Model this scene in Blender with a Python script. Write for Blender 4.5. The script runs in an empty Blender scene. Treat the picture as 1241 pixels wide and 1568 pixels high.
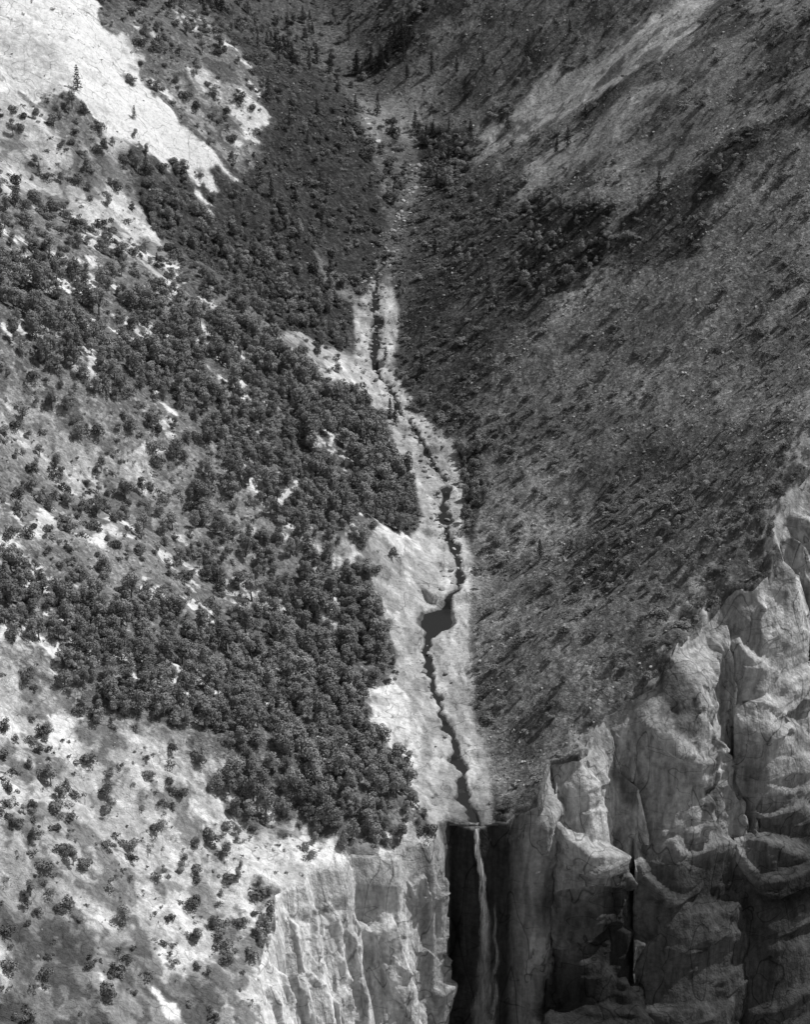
import bpy, math, random
import numpy as np
from mathutils import Vector, Matrix
R = np.random.RandomState(7)
random.seed(7)
# ---------------------------------------------------------------- noise
def _h(ix, iy, iz, seed):
    h = (ix*374761393 + iy*668265263 + iz*2147483647 + seed*1274126177) & 0xffffffff
    h = ((h ^ (h >> 13)) * 1274126177) & 0xffffffff
    h = ((h ^ (h >> 16)) * 2246822519) & 0xffffffff
    h = h ^ (h >> 13)
    return (h & 0xffffff) / float(0xffffff)
def n2(x, y, seed=0):
    x = np.asarray(x, float); y = np.asarray(y, float)
    fx = np.floor(x); fy = np.floor(y)
    ix = fx.astype(np.int64); iy = fy.astype(np.int64)
    u = x-fx; v = y-fy
    u = u*u*u*(u*(u*6-15)+10); v = v*v*v*(v*(v*6-15)+10)
    a = _h(ix, iy, 0, seed); b = _h(ix+1, iy, 0, seed); c = _h(ix, iy+1, 0, seed); d = _h(ix+1, iy+1, 0, seed)
    return ((a*(1-u)+b*u)*(1-v)+(c*(1-u)+d*u)*v)*2-1
def n3(x, y, z, seed=0):
    fx = np.floor(x); fy = np.floor(y); fz = np.floor(z)
    ix = fx.astype(np.int64); iy = fy.astype(np.int64); iz = fz.astype(np.int64)
    u = x-fx; v = y-fy; w = z-fz
    u = u*u*(3-2*u); v = v*v*(3-2*v); w = w*w*(3-2*w)
    def pl(k):
        a = _h(ix, iy, iz+k, seed); b = _h(ix+1, iy, iz+k, seed); c = _h(ix, iy+1, iz+k, seed); d = _h(ix+1, iy+1, iz+k, seed)
        return (a*(1-u)+b*u)*(1-v)+(c*(1-u)+d*u)*v
    return (pl(0)*(1-w)+pl(1)*w)*2-1
def facets(x, y, z, lam, vs, seed, tilt, ro=1.0):
    """planar blocks: nearest random cell gives an offset and a tilted face"""
    x = x/lam; y = y/lam; z = z/(lam*vs)
    fx = np.floor(x).astype(np.int64); fy = np.floor(y).astype(np.int64); fz = np.floor(z).astype(np.int64)
    best = np.full(x.shape, 1e9); val = np.zeros(x.shape); alt = np.zeros(x.shape)
    for i in (-1, 0, 1):
        for j in (-1, 0, 1):
            for k in (-1, 0, 1):
                a = fx+i; b = fy+j; c = fz+k
                cx = a+_h(a, b, c, seed); cy = b+_h(a, b, c, seed+1); cz = c+_h(a, b, c, seed+2)
                dx = x-cx; dy = y-cy; dz = z-cz; d = dx*dx+dy*dy+dz*dz
                r = _h(a, b, c, seed+3)*2-1
                v = ro*r+tilt*((_h(a, b, c, seed+4)-.5)*2*dx+(_h(a, b, c, seed+5)-.5)*2*dy+(_h(a, b, c, seed+6)-.35)*2*dz)
                m = d < best
                best = np.where(m, d, best); val = np.where(m, v, val); alt = np.where(m, r, alt)
    return val, alt
def facets2(x, y, lam, seed, tilt):
    x = x/lam; y = y/lam
    fx = np.floor(x).astype(np.int64); fy = np.floor(y).astype(np.int64)
    best = np.full(x.shape, 1e9); val = np.zeros(x.shape); alt = np.zeros(x.shape)
    for i in (-1, 0, 1):
        for j in (-1, 0, 1):
            a = fx+i; b = fy+j
            dx = x-a-_h(a, b, 0, seed); dy = y-b-_h(a, b, 0, seed+1); d = dx*dx+dy*dy
            r = _h(a, b, 0, seed+3)*2-1
            v = r+tilt*((_h(a, b, 0, seed+4)-.5)*2*dx+(_h(a, b, 0, seed+5)-.5)*2*dy)
            m = d < best
            best = np.where(m, d, best); val = np.where(m, v, val); alt = np.where(m, r, alt)
    return val, alt
def blur(a, n=1):
    for _ in range(n):
        b = a.copy(); b[1:-1] = .25*a[:-2]+.5*a[1:-1]+.25*a[2:]; a = b.copy(); a[:, 1:-1] = .25*b[:, :-2]+.5*b[:, 1:-1]+.25*b[:, 2:]
    return a
def fbm(x, y, lam, octv=4, seed=0, gain=0.5):
    s = 0; a = 1; t = 0
    for o in range(octv):
        ca, sa = math.cos(o*1.1+.4), math.sin(o*1.1+.4)
        s = s + a*n2((x*ca-y*sa)/lam+o*17.3, (x*sa+y*ca)/lam-o*9.1, seed+o*13)
        t += a; a *= gain; lam *= 0.5
    return s/t*1.5
def sst(a, lo, hi):
    t = np.clip((a-lo)/(hi-lo), 0, 1)
    return t*t*(3-2*t)
# ---------------------------------------------------------------- survey camera
PITCH = math.radians(26)
FPX = 4827.6
RT = np.array([1.0, 0, 0]); UP = np.array([0, math.sin(PITCH), math.cos(PITCH)]); FW = np.array([0, math.cos(PITCH), -math.sin(PITCH)])
C = -28.9*RT+137.5*UP-1400*FW
def zf(y):
    y = np.asarray(y, float)
    yp = np.maximum(y, 0)
    front = 0.42*-np.minimum(y, 0); front = np.where(front < 8, front*front/16*1.0, front-4)
    return 0.09*yp+0.00008*yp*yp+0.0006*np.maximum(yp-760, 0)**2*0.6 - front
def survey(pts, Hf):
    """photogrammetric tie points -> plan coordinates on the ground"""
    p = np.array(pts, float)
    d = FW[None]+RT[None]*((p[:, 0:1]-620.5)/FPX)-UP[None]*((p[:, 1:2]-784)/FPX)
    t = np.arange(950, 3500, 2.0)
    P = C[None, None]+d[:, None]*t[None, :, None]
    below = P[..., 2] < Hf(P[..., 0], P[..., 1])
    i = np.argmax(below, axis=1)
    i = np.where(below.any(axis=1), i, len(t)-1)
    return np.array([P[k, i[k], :2] for k in range(len(p))])
# stream centre line
SP = [(726,1262,2.0),(706,1190,1.9),(690,1120,1.8),(664,1060,1.5),(652,1000,1.2),(660,978,.9),(668,966,6),(669,952,9.0),(670,940,7.5),(686,930,1.4),(700,912,1.0),(706,860,1.3),(684,815,2.4),(680,790,2.8),(682,740,1.3),
      (655,695,1.0),(628,650,1.1),(600,605,1.0),(572,555,1.0),(578,520,2.6),(575,470,1.2),(577,430,1.0),(598,370,.9),(620,325,.8),(642,260,.7),(622,205,.6),(575,155,.6),(535,115,.6),(500,40,.5),(480,-60,.5)]
sp = survey([(a, b) for a, b, c in SP], lambda x, y: zf(y))
so = np.argsort(sp[:, 1]); SY = sp[so, 1]; SX = sp[so, 0]; SW = np.array([c for a, b, c in SP])[so]
YP = survey([(668, 931)], lambda x, y: zf(y))[0, 1]
STEPS = [(22, 1.2), (47, 1.6), (75, 1.3), (YP, 4.6), (YP+34, 1.5), (YP+62, 2.2), (YP+100, 1.6), (YP+140, 2.5), (YP+185, 2.), (YP+225, 3), (YP+270, 3)]
def steps(x, y):
    q = y+1.8*n2(x/7.0, y*0+.5, 41)
    s = 0
    for yk, A in STEPS:
        arc = q-(0.03*(x-S(y))**2 if yk == YP else 0)
        s = s+A*(sst(arc, yk, yk+1.6)-np.clip((arc-yk-1.6)/30.0, 0, 1))
    return s
def S(y): return np.interp(y, SY, SX)
def chan(x, y):
    pool = np.exp(-((y-YP+12)/12.0)**2)
    c = S(y)+(1.5*n2(y/9.0, y*0+3.3, 5)+1.6*n2(y/4.1, y*0+7.3, 6)*np.interp(y, [0, 20, 95, 130], [.3, 1, 1, .5]))*(1-pool)
    w = np.interp(y, SY, SW); w = w+np.minimum(w, 1.8)*(1.1*n2(y/5.0, y*0+1.7, 9)-.15)*sst(y, 1, 8)
    side = n2(x/1.6, y/1.8, 19)*.5+n2(x/3.5, y/3.5, 29)*.5
    return np.abs(x-c)+side, np.maximum(w, 0.05)
def H(x, y, carve=True):
    d = x-S(y); a = np.abs(d)
    left = d < 0
    wl = np.interp(y, [-50, 0, 150, 260, 420, 600], [14, 13, 9, 7, 4, 2])
    e = np.maximum(a-wl, 0)
    es = np.where(e < 14, e*e/28, e-7)
    kl = np.interp(y, [-200, 0, 300, 700], [0.52, 0.56, 0.62, 0.68])
    kr = np.interp(y, [-200, 0, 300, 700], [0.70, 0.70, 0.66, 0.64])
    h = np.where(left, kl*es, kr*es)+0.05*a
    h = h+np.where(left, 0.0005, 0.0)*np.maximum(a-190, 0)**2
    h = h+.11*np.minimum(a, 40)*np.exp(-(y/20.0)**2)
    g = sst(a, wl, wl+45)
    side = np.where(left, 1.0, .7)
    h = h+g*side*(11*fbm(x, y, 95, 3, 1)+g*2.0*fbm(x, y, 24, 3, 2))
    yy = y+0.25*d
    h = h-g*side*5*np.abs(n2(yy/46.0, d/260.0, 31))-g*side*side*1.0*np.abs(n2(yy/13.0, d/120.0, 32))
    h = h+(0.12+0.35*g)*fbm(x, y, 6, 3, 3)
    h = h+6*np.exp(-((x-44)**2+(y-6)**2)/16.0**2)+4*np.exp(-((x+27)**2+(y+8)**2)/12.0**2)
    z = zf(y)+h+steps(x, y)*(1-sst(a, wl, wl+16))
    if carve:
        ca, cw = chan(x, y)
        z = z-1.5*(1-sst(ca, cw*0.8, cw+.9))*(y < 520)
    return z
def sv(pts): return survey(pts, H)
# ---------------------------------------------------------------- rim of the gorge
rimL = sv([(372,1720),(385,1640),(396,1560),(404,1460),(428,1375),(475,1338),(540,1316),(600,1304),(640,1296)])
rimR = sv([(842,1165),(870,1140),(905,1108),(960,1052),(1000,1012),(1060,952),(1110,897),(1150,862),(1185,822),(1213,765),(1241,700),(1300,610),(1380,520)])
def rag(P, amp, big=0):
    o = [P[0]]
    for a, b in zip(P[:-1], P[1:]):
        d = np.linalg.norm(b-a); k = max(int(d/7), 1); nn = np.array([(b-a)[1], -(b-a)[0]])/d
        for i in range(1, k+1):
            q = a+(b-a)*i/k; o.append(q+nn*(amp*(R.rand()*2-1)+big*float(n2(q[0]/22, q[1]/22, 5))))
    return np.array(o)
rimL = rag(rimL, 2.2); rimR = rag(rimR, 4.5, 10)
mid = np.array([[-19, -20], [-15.5, -14], [-15, -4], [-11, 2], [-6, .5], [-1, -1.2], [3.5, -2.2], [7, -.8], [11, 1.5], [16, -1], [20, 2.5], [25, -0.5], [30, -1]])
endL = np.array([rimL[0]+[-30, -420]]); dR = (rimR[-1]-rimR[-8]); dR /= np.linalg.norm(dR)
endR = np.array([rimR[-1]+dR*500])
rim = np.vstack([endL, rimL, mid, rimR, endR])
def seg_dist(x, y, poly, closed):
    n = len(poly); best = np.full(x.shape, 1e18)
    for i in range(n if closed else n-1):
        a = poly[i]; b = poly[(i+1) % n]; ab = b-a; L = ab@ab+1e-9
        t = np.clip(((x-a[0])*ab[0]+(y-a[1])*ab[1])/L, 0, 1)
        dx = x-a[0]-t*ab[0]; dy = y-a[1]-t*ab[1]
        best = np.minimum(best, dx*dx+dy*dy)
    return np.sqrt(best)
def inside(x, y, poly):
    r = np.zeros(x.shape, bool); n = len(poly)
    for i in range(n):
        a = poly[i]; b = poly[(i+1) % n]
        if a[1] == b[1]: continue
        c = ((a[1] > y) != (b[1] > y)) & (x < (b[0]-a[0])*(y-a[1])/(b[1]-a[1])+a[0])
        r ^= c
    return r
voidpoly = np.vstack([rim, [[2500, rim[-1][1]], [2500, -3000], [rim[0][0], -3000]]])
coarse = np.vstack([rim[::4], rim[-1:]])
def void_sd(x, y):   # >0 beyond the rim
    x = np.asarray(x); y = np.asarray(y); out = np.full(x.shape, -99.0)
    ins = inside(x, y, voidpoly); out[ins] = 99.0
    m = (seg_dist(x, y, coarse, False) < 42)
    d = seg_dist(x[m], y[m], rim, False); out[m] = np.where(ins[m], d, -d)
    return out
def roll(x, y, sd):
    """the right-hand slope rounds off and breaks up into outcrops before the edge"""
    k = sst(x, 30, 55)
    q = sst(np.clip(sd, -40, 2), -30, 2)
    return k*q*(-6+4.5*fbm(x, y, 18, 3, 401)+1.2*fbm(x, y, 6, 2, 402))
def HT(x, y): return H(x, y)+roll(x, y, void_sd(x, y))
# ---------------------------------------------------------------- land-cover map
# (outline, albedo, rock, oak, shrub, conifer, rubble, edge)
COV = [
 ([(-60,300),(120,330),(300,440),(450,520),(560,640),(640,780),(600,900),(640,1230),(420,1260),(0,1020),(-60,900)], .22,.1,.32,.55,0,.3,9),
 ([(330,40),(480,105),(560,180),(600,260),(590,400),(545,450),(480,385),(420,330),(350,270),(400,200),(400,120)], .065,.0,.05,.9,.02,.2,9),
 ([(130,0),(330,30),(400,120),(400,150),(330,190),(240,150),(190,90)], .20,.2,.12,.7,0,.4,7),
 ([(250,130),(330,100),(390,140),(410,220),(360,250),(300,200)], .34,.4,.06,.5,0,.5,9),
 ([(170,-80),(740,-80),(655,50),(590,112),(510,116),(430,80),(340,20)], .035,.0,.10,.5,.85,.0,8),
 ([(-80,-80),(118,-80),(150,20),(205,110),(265,180),(305,225),(350,292),(318,294),(262,262),(215,222),(150,205),(80,170),(0,205),(-80,190)], .76,1,.0,.02,0,.03,3),
 ([(-60,150),(80,165),(150,200),(205,225),(212,300),(292,440),(262,438),(180,395),(90,330),(-60,300)], .54,.8,.05,.28,0,.3,5),
 ([(90,170),(150,190),(178,240),(165,262),(120,250),(95,215)], .22,.2,.16,.6,0,.2,5),
 ([(212,300),(260,268),(320,296),(350,292),(430,330),(485,390),(545,465),(535,525),(440,500),(380,430),(290,395),(225,350)], .06,0,.40,.95,0,.1,9),
 ([(-60,430),(100,415),(240,455),(400,500),(480,580),(560,630),(610,700),(655,765),(640,830),(545,840),(470,820),(400,750),(330,690),(240,620),(130,590),(-60,540)], .17,0,.84,.8,0,0,14),
 ([(-60,860),(60,880),(200,925),(340,965),(400,900),(450,850),(540,890),(600,940),(618,1000),(570,1060),(590,1130),(655,1235),(662,1278),(560,1296),(480,1296),(400,1250),(330,1180),(250,1110),(150,1060),(60,990),(-60,950)], .17,0,.88,.8,0,0,13),
 ([(-60,560),(60,575),(150,625),(215,690),(300,740),(230,800),(130,790),(60,730),(-60,690)], .44,.5,.16,.5,0,.4,12),
 ([(-60,740),(80,780),(200,800),(330,840),(300,900),(150,880),(-60,850)], .25,.2,.18,.9,0,.4,12),
 ([(320,700),(420,770),(480,840),(430,880),(330,900),(250,800)], .24,.2,.5,.8,0,.4,14),
 ([(-60,980),(40,1020),(150,1090),(270,1140),(340,1205),(430,1330),(405,1400),(395,1800),(-60,1800)], .52,.7,.09,.46,0,.3,10),
 ([(-60,1390),(80,1380),(210,1440),(330,1500),(395,1800),(-60,1800)], .28,.8,.03,.28,0,.2,12),
 ([(330,1215),(420,1270),(560,1298),(664,1282),(640,1330),(420,1400),(380,1300)], .64,.9,.05,.30,0,.1,6),
 # right-hand slope
 ([(610,420),(700,325),(790,240),(1000,90),(1400,-60),(1400,600),(1240,720),(1000,1010),(780,1230),(745,1200),(712,1090),(705,1000),(722,860),(705,740),(690,670)], .205,.1,.03,.38,0,.8,8),
 ([(590,115),(700,-60),(1300,-60),(1050,140),(900,300),(760,330),(640,420),(610,400),(640,250)], .155,.35,.04,.4,.01,.5,8),
 ([(1000,-80),(1300,-80),(1300,120),(1180,180),(1040,240),(940,250),(1050,130)], .21,.5,.01,.2,0,.3,9),
 ([(1060,-40),(1010,30),(900,95),(800,140),(690,245),(720,262),(800,215),(905,150),(1010,85),(1100,10)], .38,.9,.0,.03,0,.1,7),
 ([(960,140),(1050,120),(900,260),(800,300),(760,290),(850,220)], .30,.8,.0,.1,0,.1,8),
 ([(545,150),(650,125),(665,180),(620,240),(590,300),(575,230)], .24,.6,.04,.3,.02,.5,6),
 ([(615,420),(640,330),(650,200),(720,200),(760,240),(800,320),(940,320),(950,390),(860,440),(800,520),(730,610),(700,680),(640,645),(605,560)], .085,0,.08,.85,.02,.3,14),
 ([(800,310),(940,315),(945,385),(850,450),(790,420)], .045,0,.6,.9,.06,.1,7),
 ([(640,195),(715,200),(730,250),(680,300),(640,280)], .045,0,.5,.9,.10,.1,5),
 ([(1300,100),(1180,180),(1060,255),(950,330),(950,400),(1050,370),(1150,240),(1300,160)], .08,0,.15,.9,0,.1,8),
 ([(960,690),(1241,640),(1241,720),(1050,930),(830,900),(860,850)], .13,0,.14,.7,0,.8,14),
 ([(700,675),(735,690),(745,740),(722,840),(703,800),(707,740)], .07,0,.8,.9,0,.1,2),
 ([(590,700),(640,735),(655,790),(635,832),(590,790)], .09,0,.9,.9,0,.1,3),
 ([(800,1150),(950,1010),(1050,930),(1180,810),(1241,690),(1241,640),(1050,900),(900,1050),(790,1130)], .16,.3,.22,.9,0,.5,5),
 # stream bed bedrock
 ([(655,1262),(620,1180),(594,1140),(573,1100),(575,1052),(603,1040),(608,1000),(585,925),(560,840),(632,832),(646,790),(632,735),(600,690),(594,640),(566,622),(545,570),(545,540),(540,470),(572,430),(603,440),(614,500),(602,560),(630,625),(694,670),(712,735),(708,800),(726,858),(720,930),(716,1000),(728,1090),(750,1170),(760,1262)], .42,1,.0,.03,0,.06,2),
 ([(572,430),(585,390),(610,310),(635,250),(650,255),(632,320),(612,380),(603,440)], .16,.5,.03,.4,0,.7,3),
 ([(575,1052),(600,1035),(625,1070),(645,1120),(640,1180),(612,1160),(574,1102)], .68,1,0,.0,0,.0,1.5),
 ([(490,850),(560,835),(600,838),(640,834),(610,880),(600,925),(540,890)], .46,.9,.02,.15,0,.2,4),
 ([(415,505),(480,520),(545,545),(575,600),(560,605),(500,580),(430,540)], .46,.9,.02,.15,0,.2,3),
 ([(470,380),(530,430),(560,470),(520,455)], .24,.5,.1,.5,0,.2,3),
 ([(560,240),(600,200),(640,230),(625,330),(598,400),(585,380),(610,300)], .13,.3,.10,.6,0,.9,5),
]
for px, py, r in [(318,862,13),(366,932,14),(380,885,12),(230,705,20),(150,850,16),(60,815,15),(365,1250,20),(245,1545,22),(520,560,10),(8,365,12),(90,1110,18),(205,1245,22),(540,875,16),(270,245,18)]:
    COV.append(([(px-r,py-r*.6),(px,py-r),(px+r,py-r*.5),(px+r*.9,py+r*.6),(px,py+r*.9),(px-r*.9,py+r*.4)], .68,.9,0,.0,0,.1,1.5))
flat = [p for c in COV for p in c[0]]
fl = sv(flat); k = 0; COVW = []
for c in COV:
    n = len(c[0]); COVW.append((fl[k:k+n],)+tuple(c[1:])); k += n
def cover(x, y):
    xw = x+8*fbm(x, y, 34, 3, 51)+4*fbm(x, y, 8, 2, 52)
    yw = y+14*fbm(x, y, 34, 3, 61)+5*fbm(x, y, 8, 2, 62)
    ws = np.clip(np.abs(x-S(y))/45-.15, .12, 1)
    xw = x+(xw-x)*ws; yw = y+(yw-y)*ws
    v = [np.full(x.shape, q) for q in (.12, .1, .25, .6, .03, .3)]
    for c in COVW:
        P = c[0]; e = c[-1]
        m = (xw > P[:, 0].min()-e) & (xw < P[:, 0].max()+e) & (yw > P[:, 1].min()-e) & (yw < P[:, 1].max()+e)
        if not m.any(): continue
        xx = xw[m]; yy = yw[m]
        d = seg_dist(xx, yy, P, True); d = np.where(inside(xx, yy, P), d, -d)
        w = sst(d, -e*.8, e*.8)
        for j in range(6):
            v[j][m] = v[j][m]*(1-w)+c[1+j]*w
    return v
# ---------------------------------------------------------------- mesh helpers
def mesh_obj(name, verts, faces, mat=None, smooth=True, parent=None, link=True):
    me = bpy.data.meshes.new(name)
    verts = np.asarray(verts, np.float32); faces = np.asarray(faces, np.int32)
    me.vertices.add(len(verts)); me.vertices.foreach_set('co', verts.ravel())
    k = faces.shape[1]
    me.loops.add(faces.size); me.loops.foreach_set('vertex_index', faces.ravel())
    me.polygons.add(len(faces)); me.polygons.foreach_set('loop_start', np.arange(0, faces.size, k, dtype=np.int32))
    me.update(calc_edges=True)
    me.polygons.foreach_set('use_smooth', np.full(len(faces), smooth))
    if mat: me.materials.append(mat)
    ob = bpy.data.objects.new(name, me)
    if link: bpy.context.scene.collection.objects.link(ob)
    if parent: ob.parent = parent
    return ob
def fattr(me, name, arr):
    a = me.attributes.new(name, 'FLOAT', 'POINT'); a.data.foreach_set('value', np.asarray(arr, np.float32).ravel())
def grid_faces(nr, nc):
    i = np.arange(nr*nc).reshape(nr, nc)
    return np.stack([i[:-1, :-1], i[:-1, 1:], i[1:, 1:], i[1:, :-1]], -1).reshape(-1, 4)
# ---------------------------------------------------------------- materials
class NT:
    def __init__(s, name):
        s.m = bpy.data.materials.new(name); s.m.use_nodes = True; s.t = s.m.node_tree; s.t.nodes.clear()
    def n(s, typ, **kw):
        q = s.t.nodes.new(typ)
        for a, b in kw.items(): setattr(q, a, b)
        return q
    def l(s, a, b): s.t.links.new(a, b)
    def math(s, op, a, b=None, c=None):
        q = s.n('ShaderNodeMath', operation=op)
        for i, v in enumerate((a, b, c)):
            if v is None: continue
            if isinstance(v, (int, float)): q.inputs[i].default_value = v
            else: s.l(v, q.inputs[i])
        return q.outputs[0]
    def attr(s, name): return s.n('ShaderNodeAttribute', attribute_name=name).outputs['Fac']
    def pos(s, scale=(1, 1, 1), rot=(0, 0, 0)):
        c = s.n('ShaderNodeTexCoord'); m = s.n('ShaderNodeMapping'); m.inputs['Scale'].default_value = scale; m.inputs['Rotation'].default_value = rot
        s.l(c.outputs['Object'], m.inputs['Vector']); return m.outputs[0]
    def noise(s, vec, sc, det=4, rough=.6, dist=0):
        q = s.n('ShaderNodeTexNoise'); q.inputs['Scale'].default_value = sc; q.inputs['Detail'].default_value = det; q.inputs['Roughness'].default_value = rough; q.inputs['Distortion'].default_value = dist
        s.l(vec, q.inputs['Vector']); return q.outputs['Fac']
    def voro(s, vec, sc, feat='DISTANCE_TO_EDGE', out='Distance'):
        q = s.n('ShaderNodeTexVoronoi', feature=feat); q.inputs['Scale'].default_value = sc; s.l(vec, q.inputs['Vector']); return q.outputs[out]
    def mr(s, v, a, b, c, d):
        q = s.n('ShaderNodeMapRange'); s.l(v, q.inputs[0])
        for i, x in enumerate((a, b, c, d)): q.inputs[i+1].default_value = x
        return q.outputs[0]
    def joint(s, vec, sc, wid, depth, det=1):
        """thin wandering joint line where a stretched noise crosses its middle value"""
        q = s.math('ABSOLUTE', s.math('SUBTRACT', s.noise(vec, sc, det, .5), .5))
        return s.mr(q, 0, wid, depth, 1)
    def out(s, col, rough=.9, bump=None, bdist=1.0, spec=.15, diffuse=True):
        b = s.n('ShaderNodeBsdfDiffuse' if diffuse else 'ShaderNodeBsdfPrincipled'); o = s.n('ShaderNodeOutputMaterial')
        cc = s.n('ShaderNodeCombineColor')
        for i in range(3): s.l(col, cc.inputs[i])
        s.l(cc.outputs[0], b.inputs[0]); b.inputs['Roughness'].default_value = rough
        if not diffuse: b.inputs['Specular IOR Level'].default_value = spec
        if bump is not None:
            q = s.n('ShaderNodeBump'); q.inputs['Strength'].default_value = 1; q.inputs['Distance'].default_value = bdist
            s.l(bump, q.inputs['Height']); s.l(q.outputs[0], b.inputs['Normal'])
        s.l(b.outputs[0], o.inputs[0]); return s.m, b
def ground_mat():
    m = NT('granite_and_soil'); p = m.pos()
    alb = m.attr('alb'); rock = m.attr('rock')
    f1 = m.mr(m.noise(p, .5, 4, .72), .25, .75, .65, 1.35)
    cr = m.math('MULTIPLY', m.joint(m.pos((.35, 1, .6), (0, 0, -.5)), .10, .008, .4), m.joint(m.pos((1, .3, .6), (0, 0, .4)), .13, .007, .5))
    cr = m.math('ADD', m.math('MULTIPLY', m.math('SUBTRACT', cr, 1), rock), 1)
    nr = m.math('SUBTRACT', 1, rock)
    vc = m.voro(p, .7, 'F1', 'Color'); sep = m.n('ShaderNodeSeparateColor'); m.l(vc, sep.inputs[0])
    cell = m.math('ADD', m.math('MULTIPLY', m.math('MULTIPLY', m.math('SUBTRACT', m.math('POWER', sep.outputs[0], 2.5), .3), .9), nr), 1)
    col = m.math('MULTIPLY', m.math('MULTIPLY', alb, f1), m.math('MULTIPLY', cr, cell))
    hh = m.math('MULTIPLY', m.noise(p, .4, 4, .72), m.mr(rock, 0, 1, 2.6, 1.0))
    return m.out(m.math('MINIMUM', col, .8), .5, hh, 1.0)[0]
def cliff_mat():
    m = NT('cliff_granite'); p = m.pos()
    alb = m.attr('alb')
    f1 = m.mr(m.noise(p, .4, 4, .7), .25, .75, .65, 1.35)
    stn = m.mr(m.noise(m.pos((.22, .22, .035)), 1, 3, .65, .6), .35, .65, .6, 1.25)
    crack = m.math('MULTIPLY', m.joint(m.pos((1, 1, .25), (.15, .1, .3)), .07, .010, .35), m.joint(m.pos((.4, .4, 1), (.35, .3, .3)), .09, .007, .5))
    col = m.math('MULTIPLY', m.math('MULTIPLY', alb, f1), m.math('MULTIPLY', stn, crack))
    hh = m.math('MULTIPLY', m.noise(m.pos((1, 1, .7)), .35, 4, .68), 1.4)
    return m.out(m.math('MINIMUM', col, .8), .5, hh, 1.0)[0]
def leaf_mat(name, lo, hi):
    m = NT(name); oi = m.n('ShaderNodeObjectInfo').outputs['Random']
    return m.out(m.mr(oi, 0, 1, lo, hi), .3)[0]
GM = ground_mat(); CM = cliff_mat()
# ---------------------------------------------------------------- terrain
def axis(parts):
    o = []
    for a, b, n in parts: o.append(np.linspace(a, b, n, endpoint=False))
    o.append([parts[-1][1]]); return np.concatenate(o)
xs = axis([(-1400, -330, 60), (-330, -60, 330), (-60, 60, 240), (60, 330, 330), (330, 1400, 60)])
ys = axis([(-560, -280, 70), (-280, 300, 560), (300, 760, 340), (760, 1900, 150)])
X, Y = np.meshgrid(xs, ys); Z = H(X, Y)
sd = void_sd(X, Y)
Z = Z+roll(X, Y, sd)
alb, rock, oak, shr, con, rub = cover(X, Y)
Z = Z+0.55*(1-rock)*sst(np.abs(X-S(Y)), 12, 25)*fbm(X, Y, 3.0, 2, 77)
dside = X-S(Y)
pn = fbm(X, Y, 16, 4, 71); pf = fbm(X, Y, 4, 3, 72)
# outcrops where the right slope breaks off
ocr = sst(sd, -30, -3)*sst(X, 34, 60)*sst(pn+.6*pf+.02*(sd+8), -.15, .2)
rock = np.maximum(rock, ocr); alb = alb*(1-ocr)+np.maximum(alb, .34)*ocr
fa, ra = facets2(X+2*pn, Y*.8, 13, 500, 1.2); fb_, rb = facets2(X+pf, Y*.8, 4.5, 520, 1.2)
rk = rock*sst(np.abs(dside), 14, 30)*(1-sst(Y, 200, 330)*.6)
Z = Z+rk*(1.6*blur(fa)+.6*fb_)
bed = rock*(1-sst(np.abs(dside), 14, 30))*sst(chan(X, Y)[0]-chan(X, Y)[1], .5, 3)
fc, rc = facets2(X*1.3+.4*Y, Y*.5+pf*.5, 3.6, 540, .8)
Z = Z+bed*.36*fc
pt = sst(pn+.5*pf, .32, .58)*(alb > .15)*(dside < -18)*(1-sst(oak, .4, .7))
pt = np.maximum(pt, sst(pn+.6*pf, .50, .66)*(dside < -18)*(Y < 330)*(alb > .1))
alb = alb*(1-pt)+np.maximum(alb, .6)*pt; rock = np.maximum(rock, pt*.8)
soil = sst(-pn+.6*pf, .08, .45)*(rock > .3)*sst(np.abs(dside), 25, 50)*(alb < .66)
alb = alb*(1-.62*soil)
streak = fbm(Y*1.0, X*.10, 5, 3, 78)
alb = alb*(1+rk*(.15*ra+.12*rb))*(1+bed*.25*rc)*(1+.22*streak*rk)
rmot = (dside > 14)*(rock < .5)
alb = alb*(1+.4*rmot*fbm(X, Y, 26, 3, 79))
alb = alb*(1+.25*pf*(1-.5*bed))*(1+.18*fbm(X, Y, 60, 2, 73))
ca, cw = chan(X, Y)
bedm = (1-sst(np.abs(dside), 8, 16))*(Y < 500)
alb = alb*(1+bedm*(.35*fbm(X*1.6, Y*.5, 8, 3, 75)))
wet = (1-sst(ca, cw+.1, cw+1.2))*(Y < 520)
alb = alb*(1-.7*wet)
wetlip = np.exp(-((X-3)**2/15.0**2+(Y-4)**2/13.0**2)); alb = alb*(1-.72*wetlip)
Z = Z-np.maximum(sd, 0)*4
idx = grid_faces(len(ys), len(xs))
keep = (sd.ravel()[idx] < 2.4).any(axis=1)
idx = idx[keep]
used = np.unique(idx); remap = np.full(X.size, -1); remap[used] = np.arange(len(used))
V = np.stack([X.ravel(), Y.ravel(), Z.ravel()], -1)[used]
ter = mesh_obj('terrain_hillside', V, remap[idx], GM)
fattr(ter.data, 'alb', np.clip(alb, .03, .8).ravel()[used]); fattr(ter.data, 'rock', np.clip(rock, 0, 1).ravel()[used])
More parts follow.
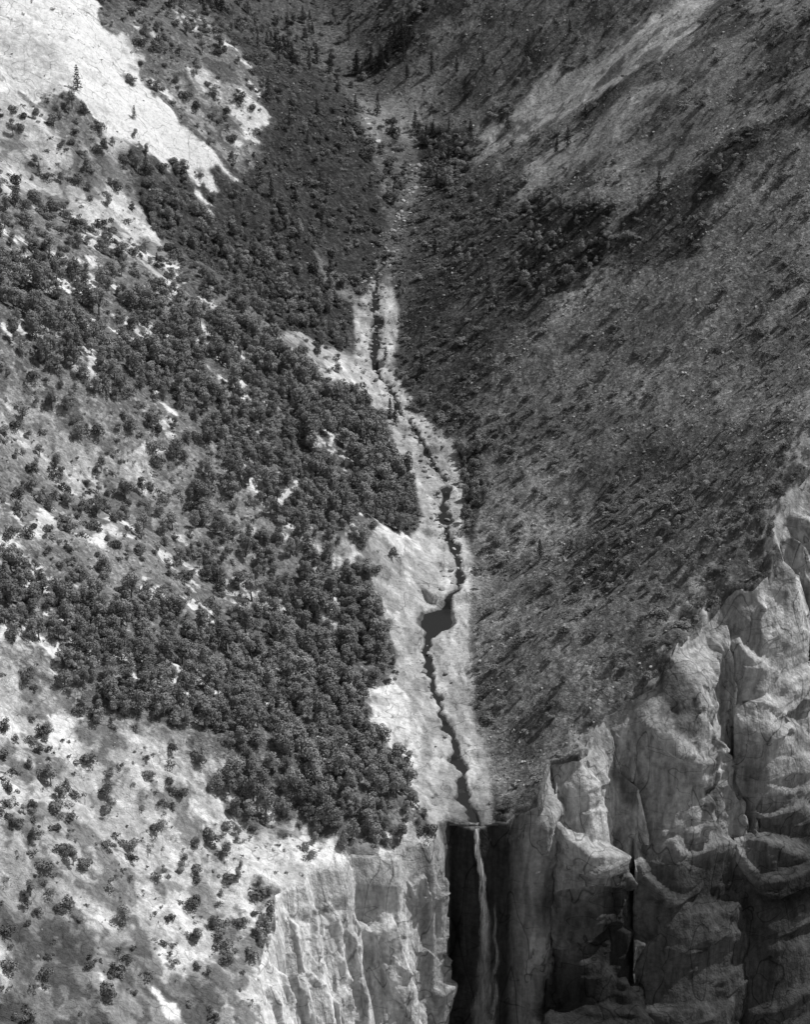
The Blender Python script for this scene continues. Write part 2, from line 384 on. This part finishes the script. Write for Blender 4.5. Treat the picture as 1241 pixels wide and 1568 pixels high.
# ---------------------------------------------------------------- cliff curtain
seg = np.linalg.norm(np.diff(rim, axis=0), axis=1); L = np.concatenate([[0], np.cumsum(seg)])
s0 = L[1]-120; s1 = L[-2]+160
s = np.arange(s0, s1, .55)
RX = np.interp(s, L, rim[:, 0]); RY = np.interp(s, L, rim[:, 1])
def sm(a, w):
    k = np.hanning(w*2+1); k /= k.sum(); return np.convolve(np.pad(a, w, mode='edge'), k, 'valid')
tx = np.gradient(sm(RX, 34)); ty = np.gradient(sm(RY, 34)); q = np.hypot(tx, ty); tx /= q; ty /= q
NX = ty; NY = -tx
RXs = sm(RX, 3); RYs = sm(RY, 3)
hx = RXs-NX*1.2; hy = RYs-NY*1.2
RZ = sm(H(hx, hy, False)+roll(hx, hy, np.full(hx.shape, -1.0)), 4)-0.5
t = np.concatenate([np.arange(0, 160, .6), np.arange(160, 440, 1.5)])
SS, T = np.meshgrid(np.arange(len(s)), t)
bx = RXs[SS]; by = RYs[SS]; nx = NX[SS]; ny = NY[SS]
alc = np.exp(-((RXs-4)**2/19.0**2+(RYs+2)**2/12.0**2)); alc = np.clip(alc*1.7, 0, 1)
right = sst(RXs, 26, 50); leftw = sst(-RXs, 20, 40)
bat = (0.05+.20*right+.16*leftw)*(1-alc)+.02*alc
zz = RZ[SS]-T
ramp = sst(T, 1, 12)
amp = ((1-.75*alc)*(1-.35*leftw))[SS]
wx_ = bx+2.2*n3(bx/14, by/14, zz/14, 21)+.35*n3(bx/4, by/4, zz/4, 23); wz_ = zz+4*n3(bx/18, by/18, zz/18, 22)+.5*n3(bx/4, by/4, zz/4, 24)+.5*bx
big = n3(bx/42, by/42, zz/120+5, 1)*6
F1, A1 = facets(wx_, by, wz_, 32, 2.0, 300, 1.3, .6)
F2, A2 = facets(wx_, by, wz_, 13, 2.0, 320, 1.3, .6)
F3, A3 = facets(wx_, by, wz_, 5, 1.8, 340, 1.2, .6)
fine = n3(bx/1.8, by/1.8, zz/3.0, 5)*.22+n3(bx/.9, by/.9, zz/1.4, 6)*.12
stack = blur(big+5+6.5*F1+3.0*F2, 1)+1.0*F3
off = -1.6+bat[SS]*T+ramp*amp*stack+fine*ramp+ramp*2*right[SS]
off = np.maximum(off, np.minimum(T, 14)/4+.7-2.3*(1-sst(T, 0, 2))+fine*.5)
PX = bx+nx*off; PY = by+ny*off
rr = right[SS]
shade_dk = sst(-(zz+16*n3(bx/20, by/20, zz/50, 9)+9*n3(bx/6, by/6, zz/30, 19)), 10, 50)  # mostly shade, plus some staining, painted into the right cliff's lower albedo
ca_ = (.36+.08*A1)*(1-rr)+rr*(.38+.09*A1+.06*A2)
ca_ = ca_*(1-.82*shade_dk*np.maximum(rr, sst(bx, 24, 32)))
foot = np.exp(-((bx-34)**2/10.0**2+(zz+62)**2/12.0**2)); ca_ = ca_+.25*foot
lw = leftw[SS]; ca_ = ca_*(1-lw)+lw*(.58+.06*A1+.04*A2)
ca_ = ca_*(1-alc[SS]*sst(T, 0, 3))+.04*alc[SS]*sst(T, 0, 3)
ca_ = ca_*(1-.6*sst(n3(bx/7, by/7, zz/45, 15), .1, .45)*rr)
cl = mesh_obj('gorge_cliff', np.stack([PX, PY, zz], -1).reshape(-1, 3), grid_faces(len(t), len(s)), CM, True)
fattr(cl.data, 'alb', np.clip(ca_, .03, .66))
gx = np.linspace(-3000, 3000, 260); gy = np.linspace(-3500, 900, 220); GX, GY = np.meshgrid(gx, gy)
GZ = -262+14*fbm(GX, GY, 180, 4, 91)
gf = mesh_obj('gorge_floor_ground', np.stack([GX, GY, GZ], -1).reshape(-1, 3), grid_faces(220, 260), GM)
fattr(gf.data, 'alb', np.full(GX.size, .12)); fattr(gf.data, 'rock', np.full(GX.size, .2))
# ---------------------------------------------------------------- stream water
wm = NT('stream_water'); nb = wm.noise(wm.pos(), .8, 3)
v = wm.n('ShaderNodeValue'); v.outputs[0].default_value = .02
WM, b = wm.out(v.outputs[0], .15, nb, .10, .3, False)
wy = np.arange(-1.6, 515, .8); wx = np.linspace(-11, 11, 16)
c0 = S(wy); WX = c0[:, None]+wx[None]; WY = np.repeat(wy[:, None], 16, 1)
WZ = zf(WY)-.95+steps(WX, WY)
mesh_obj('stream_water', np.stack([WX, WY, WZ], -1).reshape(-1, 3), grid_faces(len(wy), 16), WM)
# ---------------------------------------------------------------- waterfall
def fall_strip(name, x0, w0, w1, z0, z1, yo, dens, parent, drift=0.0, thr=(.40, .62)):
    nv = 200; nu = 14
    tt = np.linspace(0, 1, nv)[:, None]; uu = np.linspace(-1, 1, nu)[None]
    zc = z0+(z1-z0)*tt; dz = -zc
    w = w0+(w1-w0)*tt**1.2
    xx = x0+drift*tt+uu*w+1.1*n2(zc/9, uu*0+x0, 3)+.4*n2(zc/3.5, uu*0+x0, 4)
    yy = -yo-1.0*np.sqrt(np.maximum(dz, 0))*.75-.6*(1-uu*uu)+.5*n2(xx*1.3, zc/5, 6)
    ob = mesh_obj(name, np.stack([xx, yy, zc+0*uu], -1).reshape(-1, 3), grid_faces(nv, nu), None, True, parent)
    m = NT(name+'_mat'); p = m.pos((1.6, 1.0, .10)); ns = m.noise(p, 1.0, 5, .7, .5); ns2 = m.noise(m.pos((.5, .5, .12)), 1, 3)
    fade = np.clip(tt/.06, 0, 1)*np.clip((1-tt)/.35, 0, 1) if z0 < -10 else np.clip((1-tt)/.45, 0, 1)
    fattr(ob.data, 'edge', (1-np.abs(uu)**2)*fade); fattr(ob.data, 'fd', (np.ones_like(uu)*(1-tt)))
    al = m.math('MULTIPLY', m.mr(m.math('ADD', m.math('MULTIPLY', ns, .6), m.math('MULTIPLY', ns2, .4)), thr[0], thr[1], 0, 1), m.attr('edge'))
    al = m.math('MULTIPLY', al, m.mr(m.attr('fd'), 0, 1, dens[1], dens[0]))
    d = m.n('ShaderNodeBsdfDiffuse'); d.inputs[0].default_value = (.9, .9, .9, 1)
    tr = m.n('ShaderNodeBsdfTransparent'); mx = m.n('ShaderNodeMixShader'); m.l(al, mx.inputs[0]); m.l(tr.outputs[0], mx.inputs[1]); m.l(d.outputs[0], mx.inputs[2])
    o = m.n('ShaderNodeOutputMaterial'); m.l(mx.outputs[0], o.inputs[0]); ob.data.materials.append(m.m)
    return ob
wf = bpy.data.objects.new('waterfall', None); bpy.context.scene.collection.objects.link(wf)
fall_strip('main_jet', 3.2, 1.4, 2.4, -.8, -66, 3.4, (.9, .55), wf, 4.5, (.34, .60))
fall_strip('spray_veil', 7, 1.6, 10, -35, -160, 6, (.25, .25), wf, -2, (.34, .66))
fall_strip('side_trickle', 12, .6, 2.6, -34, -130, 7, (.2, .2), wf, 0)
# ---------------------------------------------------------------- plants and rocks (library meshes)
def leaf_cloud(centers, radii, n, size, squash=1.0, jit=.32):
    w = radii**2; w = w/w.sum()
    ci = R.choice(len(centers), n, p=w)
    d = R.normal(size=(n, 3)); d[:, 2] += .3; d /= np.linalg.norm(d, axis=1)[:, None]
    r = radii[ci]*(0.75+.33*R.rand(n))
    P = centers[ci]+d*r[:, None]*np.array([1, 1, squash])
    nrm = d+jit*R.normal(size=(n, 3)); nrm /= np.linalg.norm(nrm, axis=1)[:, None]
    a = np.cross(nrm, R.normal(size=(n, 3))); a /= np.linalg.norm(a, axis=1)[:, None]; b = np.cross(nrm, a)
    sz = size*(.6+.8*R.rand(n))[:, None]
    q = np.stack([P-a*sz, P-b*sz*.7, P+a*sz, P+b*sz*.7], 1)
    return q.reshape(-1, 3), np.arange(4*n).reshape(-1, 4)
def tube(p0, p1, r0, r1, k=5):
    p0 = np.array(p0, float); p1 = np.array(p1, float); d = p1-p0; d /= np.linalg.norm(d)
    a = np.cross(d, [0.3, .9, .1]); a /= np.linalg.norm(a); b = np.cross(d, a)
    an = np.linspace(0, 2*np.pi, k, endpoint=False)
    c = np.cos(an)[:, None]*a+np.sin(an)[:, None]*b
    v = np.vstack([p0+c*r0, p1+c*r1]); f = [[i, (i+1) % k, k+(i+1) % k, k+i] for i in range(k)]
    return v, np.array(f)
def join(parts):
    V = []; F = []; o = 0
    for v, f in parts: V.append(v); F.append(f+o); o += len(v)
    return np.vstack(V), np.vstack(F)
def make_lib(name, builders, mats):
    col = bpy.data.collections.new(name)
    for i, (parts_l, parts_w) in enumerate(builders):
        v1, f1 = join(parts_l)
        if parts_w:
            v2, f2 = join(parts_w); v = np.vstack([v1, v2]); f = np.vstack([f1, f2+len(v1)])
        else: v, f = v1, f1
        ob = mesh_obj('%s_form_%d' % (name, i), v, f, mats[0], False, None, False)
        if parts_w:
            ob.data.materials.append(mats[1]); mi = np.zeros(len(f), np.int32); mi[len(f1):] = 1
            ob.data.polygons.foreach_set('material_index', mi)
        col.objects.link(ob)
    return col
def oak_form():
    hgt = 5.8+1.8*R.rand(); nl = R.randint(8, 13)
    c = R.normal(size=(nl, 3)); c /= np.linalg.norm(c, axis=1)[:, None]; c *= (R.rand(nl)**.5)[:, None]
    c *= np.array([2.0, 2.0, 2.7]); c[:, 2] += hgt*.62; c[0] = [0, 0, hgt*.90]
    r = .9+.7*R.rand(nl)
    W = [tube((0, 0, -.8), (.1, 0, hgt*.35), .26, .19)]
    for i in range(4): W.append(tube((.1, 0, hgt*.33), c[i]*np.array([.8, .8, 1]), .14, .05, 4))
    return [leaf_cloud(c, r, 900, .25, jit=.28)], W
def shrub_form(nleaf=90, ls=.22):
    nl = R.randint(5, 9); c = R.normal(size=(nl, 3))*np.array([.55, .55, .15]); c[:, 2] = np.abs(c[:, 2])+.42; r = .32+.32*R.rand(nl)
    W = [tube((0, 0, -.3), c[i], .05, .02, 3) for i in range(2)]
    return [leaf_cloud(c, r, nleaf, ls, .85)], W
def conifer_form():
    hgt = 14.0; cs = []; rs = []
    W = [tube((0, 0, -1), (0, 0, hgt), .3, .04)]
    for k in range(13):
        z = 2+k*(hgt-2.4)/12; rad = (1-k/13.0)**.85*2.6+.15; nb_ = 6
        for j in range(nb_):
            an = j*6.283/nb_+k*.8+R.rand()*.5; rr_ = rad*(.75+.4*R.rand())
            for f in (.35, .75, 1.0):
                cs.append([math.cos(an)*rr_*f, math.sin(an)*rr_*f, z-.28*rr_*f]); rs.append(.30+.18*(1-k/13))
    cs.append([0, 0, hgt]); rs.append(.25)
    return [leaf_cloud(np.array(cs), np.array(rs), 700, .32, .5)], W
def rock_form():
    import bmesh
    bm = bmesh.new(); bmesh.ops.create_icosphere(bm, subdivisions=2, radius=1.0)
    co = np.array([v.co[:] for v in bm.verts]); f = np.array([[v.index for v in q.verts] for q in bm.faces]); bm.free()
    for _ in range(9):
        d = R.normal(size=3); d /= np.linalg.norm(d); h = .45+.35*R.rand(); pr = co@d; co -= np.maximum(pr-h, 0)[:, None]*d
    co *= np.array([1, .7+.3*R.rand(), .55+.3*R.rand()])
    return [(co, f)], None
BK = leaf_mat('bark', .07, .12)
OAKM = leaf_mat('oak_foliage', .15, .31); SHM = leaf_mat('shrub_foliage', .08, .22); COM = leaf_mat('conifer_foliage', .035, .07)
RKM = leaf_mat('loose_granite', .15, .45)
oak_lib = make_lib('oak_tree', [oak_form() for _ in range(10)], (OAKM, BK))
shr_lib = make_lib('shrub', [shrub_form() for _ in range(5)], (SHM, BK))
big_lib = make_lib('big_shrub', [shrub_form(460, .12) for _ in range(6)], (SHM, BK))
con_lib = make_lib('conifer', [conifer_form() for _ in range(3)], (COM, BK))
rock_lib = make_lib('boulder', [rock_form() for _ in range(6)], (RKM, None))
def scatter(name, col, P, rot, scl):
    ob = mesh_obj(name, P, np.zeros((0, 4), np.int32))
    me = ob.data
    a = me.attributes.new('rot', 'FLOAT_VECTOR', 'POINT'); a.data.foreach_set('vector', np.asarray(rot, np.float32).ravel())
    a = me.attributes.new('scl', 'FLOAT_VECTOR', 'POINT'); a.data.foreach_set('vector', np.asarray(scl, np.float32).ravel())
    a = me.attributes.new('idx', 'INT', 'POINT'); a.data.foreach_set('value', R.randint(0, len(col.objects), len(P)).astype(np.int32))
    g = bpy.data.node_groups.new(name, 'GeometryNodeTree')
    g.interface.new_socket('Geometry', in_out='INPUT', socket_type='NodeSocketGeometry'); g.interface.new_socket('Geometry', in_out='OUTPUT', socket_type='NodeSocketGeometry')
    N = g.nodes; gi = N.new('NodeGroupInput'); go = N.new('NodeGroupOutput'); ip = N.new('GeometryNodeInstanceOnPoints'); ci = N.new('GeometryNodeCollectionInfo')
    ci.inputs['Collection'].default_value = col; ci.inputs['Separate Children'].default_value = True; ci.inputs['Reset Children'].default_value = True
    def na(nm, ty):
        q = N.new('GeometryNodeInputNamedAttribute'); q.data_type = ty; q.inputs['Name'].default_value = nm
        return [o for o in q.outputs if o.enabled and o.name == 'Attribute'][0]
    ip.inputs['Pick Instance'].default_value = True
    L_ = g.links.new
    L_(gi.outputs[0], ip.inputs['Points']); L_(ci.outputs[0], ip.inputs['Instance'])
    L_(na('idx', 'INT'), ip.inputs['Instance Index']); L_(na('rot', 'FLOAT_VECTOR'), ip.inputs['Rotation']); L_(na('scl', 'FLOAT_VECTOR'), ip.inputs['Scale'])
    L_(ip.outputs[0], go.inputs[0])
    md = ob.modifiers.new('instances', 'NODES'); md.node_group = g
    return ob
def cand(cell, x0=-355, x1=355, y0=-320, y1=1000):
    a, b_ = np.meshgrid(np.arange(x0, x1, cell), np.arange(y0, y1, cell))
    x = a.ravel()+(R.rand(a.size)-.5)*cell*.95; y = b_.ravel()+(R.rand(a.size)-.5)*cell*.95
    sd_ = void_sd(x, y); ca_, cw_ = chan(x, y)
    k = (sd_ < -1.0) & (ca_ > cw_+1.5)
    return x[k], y[k]
def place(x, y, j, gainf, clump_l, clump_a):
    cv = cover(x, y); dens = cv[j]
    cl_ = .5+clump_a*fbm(x, y, clump_l, 3, 200+j)
    pr = dens*gainf*np.clip(cl_*2, 0, 3)
    if j == 2: pr = np.maximum(pr, np.where(dens > .6, dens*np.clip(cl_*2+.45, 0, 1), 0))
    if j == 4: pr = np.maximum(pr, np.where(dens > .4, dens, 0))
    k = R.rand(len(x)) < pr
    return x[k], y[k], [c[k] for c in cv]
def rots(n, a): return np.stack([R.randn(n)*a, R.randn(n)*a, R.rand(n)*6.28], -1)
x, y = cand(5.2); x, y, cv = place(x, y, 2, .85, 20, .85)
n = len(x); sc = (.7+1.0*R.rand(n)**1.4)*np.clip(.72+.42*cv[2], .6, 1.15)*np.where(x > S(y), .8, 1)
scatter('oak_woodland', oak_lib, np.stack([x, y, HT(x, y)-.2], -1), rots(n, .07), np.stack([sc, sc, sc*(.8+.4*R.rand(n))], -1))
x, y = cand(2.8); x, y, cv = place(x, y, 3, .34, 14, .4)
n = len(x); sc = (.6+1.4*R.rand(n)**2.5)*1.1
scatter('shrub_cover', shr_lib, np.stack([x, y, HT(x, y)-.1], -1), rots(n, .1), np.stack([sc, sc, sc*(.55+.4*R.rand(n))], -1))
x, y = cand(8.0); cv = cover(x, y); k = (R.rand(len(x)) < .5*np.clip(cv[3]+.3, 0, 1)*np.where(x > S(y), .85*np.clip(1+1.8*fbm(x, y, 40, 3, 333), 0, 2.2), 1)) & (cv[3] > .1) & (y < 680) & (cv[2] < .6); x = x[k]; y = y[k]
n = len(x); sc = 1.5+2.6*R.rand(n)**1.5
scatter('large_shrubs', big_lib, np.stack([x, y, HT(x, y)-.2], -1), rots(n, .1), np.stack([sc, sc, sc*np.where(x > S(y), .65, .8+.5*R.rand(n))], -1))
x, y = cand(5.5); x, y, cv = place(x, y, 4, .7, 40, .6)
ex = sv([(240,412),(778,200),(722,215),(852,235),(870,225),(205,185),(60,270),(118,140),(598,640),(606,650),(590,560),(828,860),(545,170),(1010,300),(700,110)])
x = np.concatenate([x, ex[:, 0]]); y = np.concatenate([y, ex[:, 1]]); n = len(x); sc = .5+.5*R.rand(n)
scatter('conifer_stand', con_lib, np.stack([x, y, HT(x, y)-.2], -1), rots(n, .03), np.stack([sc, sc, sc*1.1], -1))
x, y = cand(2.4, y1=760); x, y, cv = place(x, y, 5, .5, 18, .7)
n = len(x); sc = .22+.85*R.rand(n)**3.5
scatter('scree_boulders', rock_lib, np.stack([x, y, HT(x, y)+.1*sc], -1), R.rand(n, 3)*np.array([.8, .8, 6.28]), np.stack([sc, sc, sc], -1))
yb = R.rand(1100)*560+60; xb = S(yb)+R.randn(1100)*4.5; k = R.rand(1100) < np.clip((yb-60)/330, .05, 1); xb = xb[k]; yb = yb[k]; n = len(xb); sc = .4+1.7*R.rand(n)**3
k2 = np.abs(yb-YP+10) > 18; xb = xb[k2]; yb = yb[k2]; sc = sc[k2]; n = len(xb)
scatter('streambed_boulders', rock_lib, np.stack([xb, yb, H(xb, yb)+.15*sc], -1), R.rand(n, 3)*np.array([.5, .5, 6.28]), np.stack([sc, sc, sc], -1))
# ---------------------------------------------------------------- light
SUNH = np.array([.93, .34]); EL = math.radians(58)
SUNH = SUNH/np.linalg.norm(SUNH)
to = Vector((SUNH[0]*math.cos(EL), SUNH[1]*math.cos(EL), math.sin(EL)))
sl = bpy.data.lights.new('sun', 'SUN'); sl.energy = 4.5; sl.angle = math.radians(.6); sl.color = (1, 1, 1)
so_ = bpy.data.objects.new('sun', sl); so_.rotation_euler = (-to).to_track_quat('-Z', 'Y').to_euler(); bpy.context.scene.collection.objects.link(so_)
w = bpy.data.worlds.new('World'); bpy.context.scene.world = w; w.use_nodes = True; nt = w.node_tree
bg = nt.nodes['Background']; sk = nt.nodes.new('ShaderNodeTexSky'); sk.sky_type = 'NISHITA'; sk.sun_disc = False
sk.sun_elevation = EL; sk.sun_rotation = math.atan2(to.x, to.y); sk.altitude = 1500
bw = nt.nodes.new('ShaderNodeRGBToBW'); nt.links.new(sk.outputs[0], bw.inputs[0]); nt.links.new(bw.outputs[0], bg.inputs[0]); bg.inputs[1].default_value = .13
# ---------------------------------------------------------------- camera
cd = bpy.data.cameras.new('camera'); cd.sensor_fit = 'VERTICAL'; cd.sensor_height = 24; cd.lens = FPX*24/1568; cd.clip_start = 10; cd.clip_end = 9000
cam = bpy.data.objects.new('camera', cd); cam.location = C; cam.rotation_euler = (math.pi/2-PITCH, 0, 0)
bpy.context.scene.collection.objects.link(cam); bpy.context.scene.camera = cam
sc_ = bpy.context.scene; sc_.view_settings.view_transform = 'Standard'; sc_.view_settings.look = 'None'; sc_.view_settings.exposure = 0
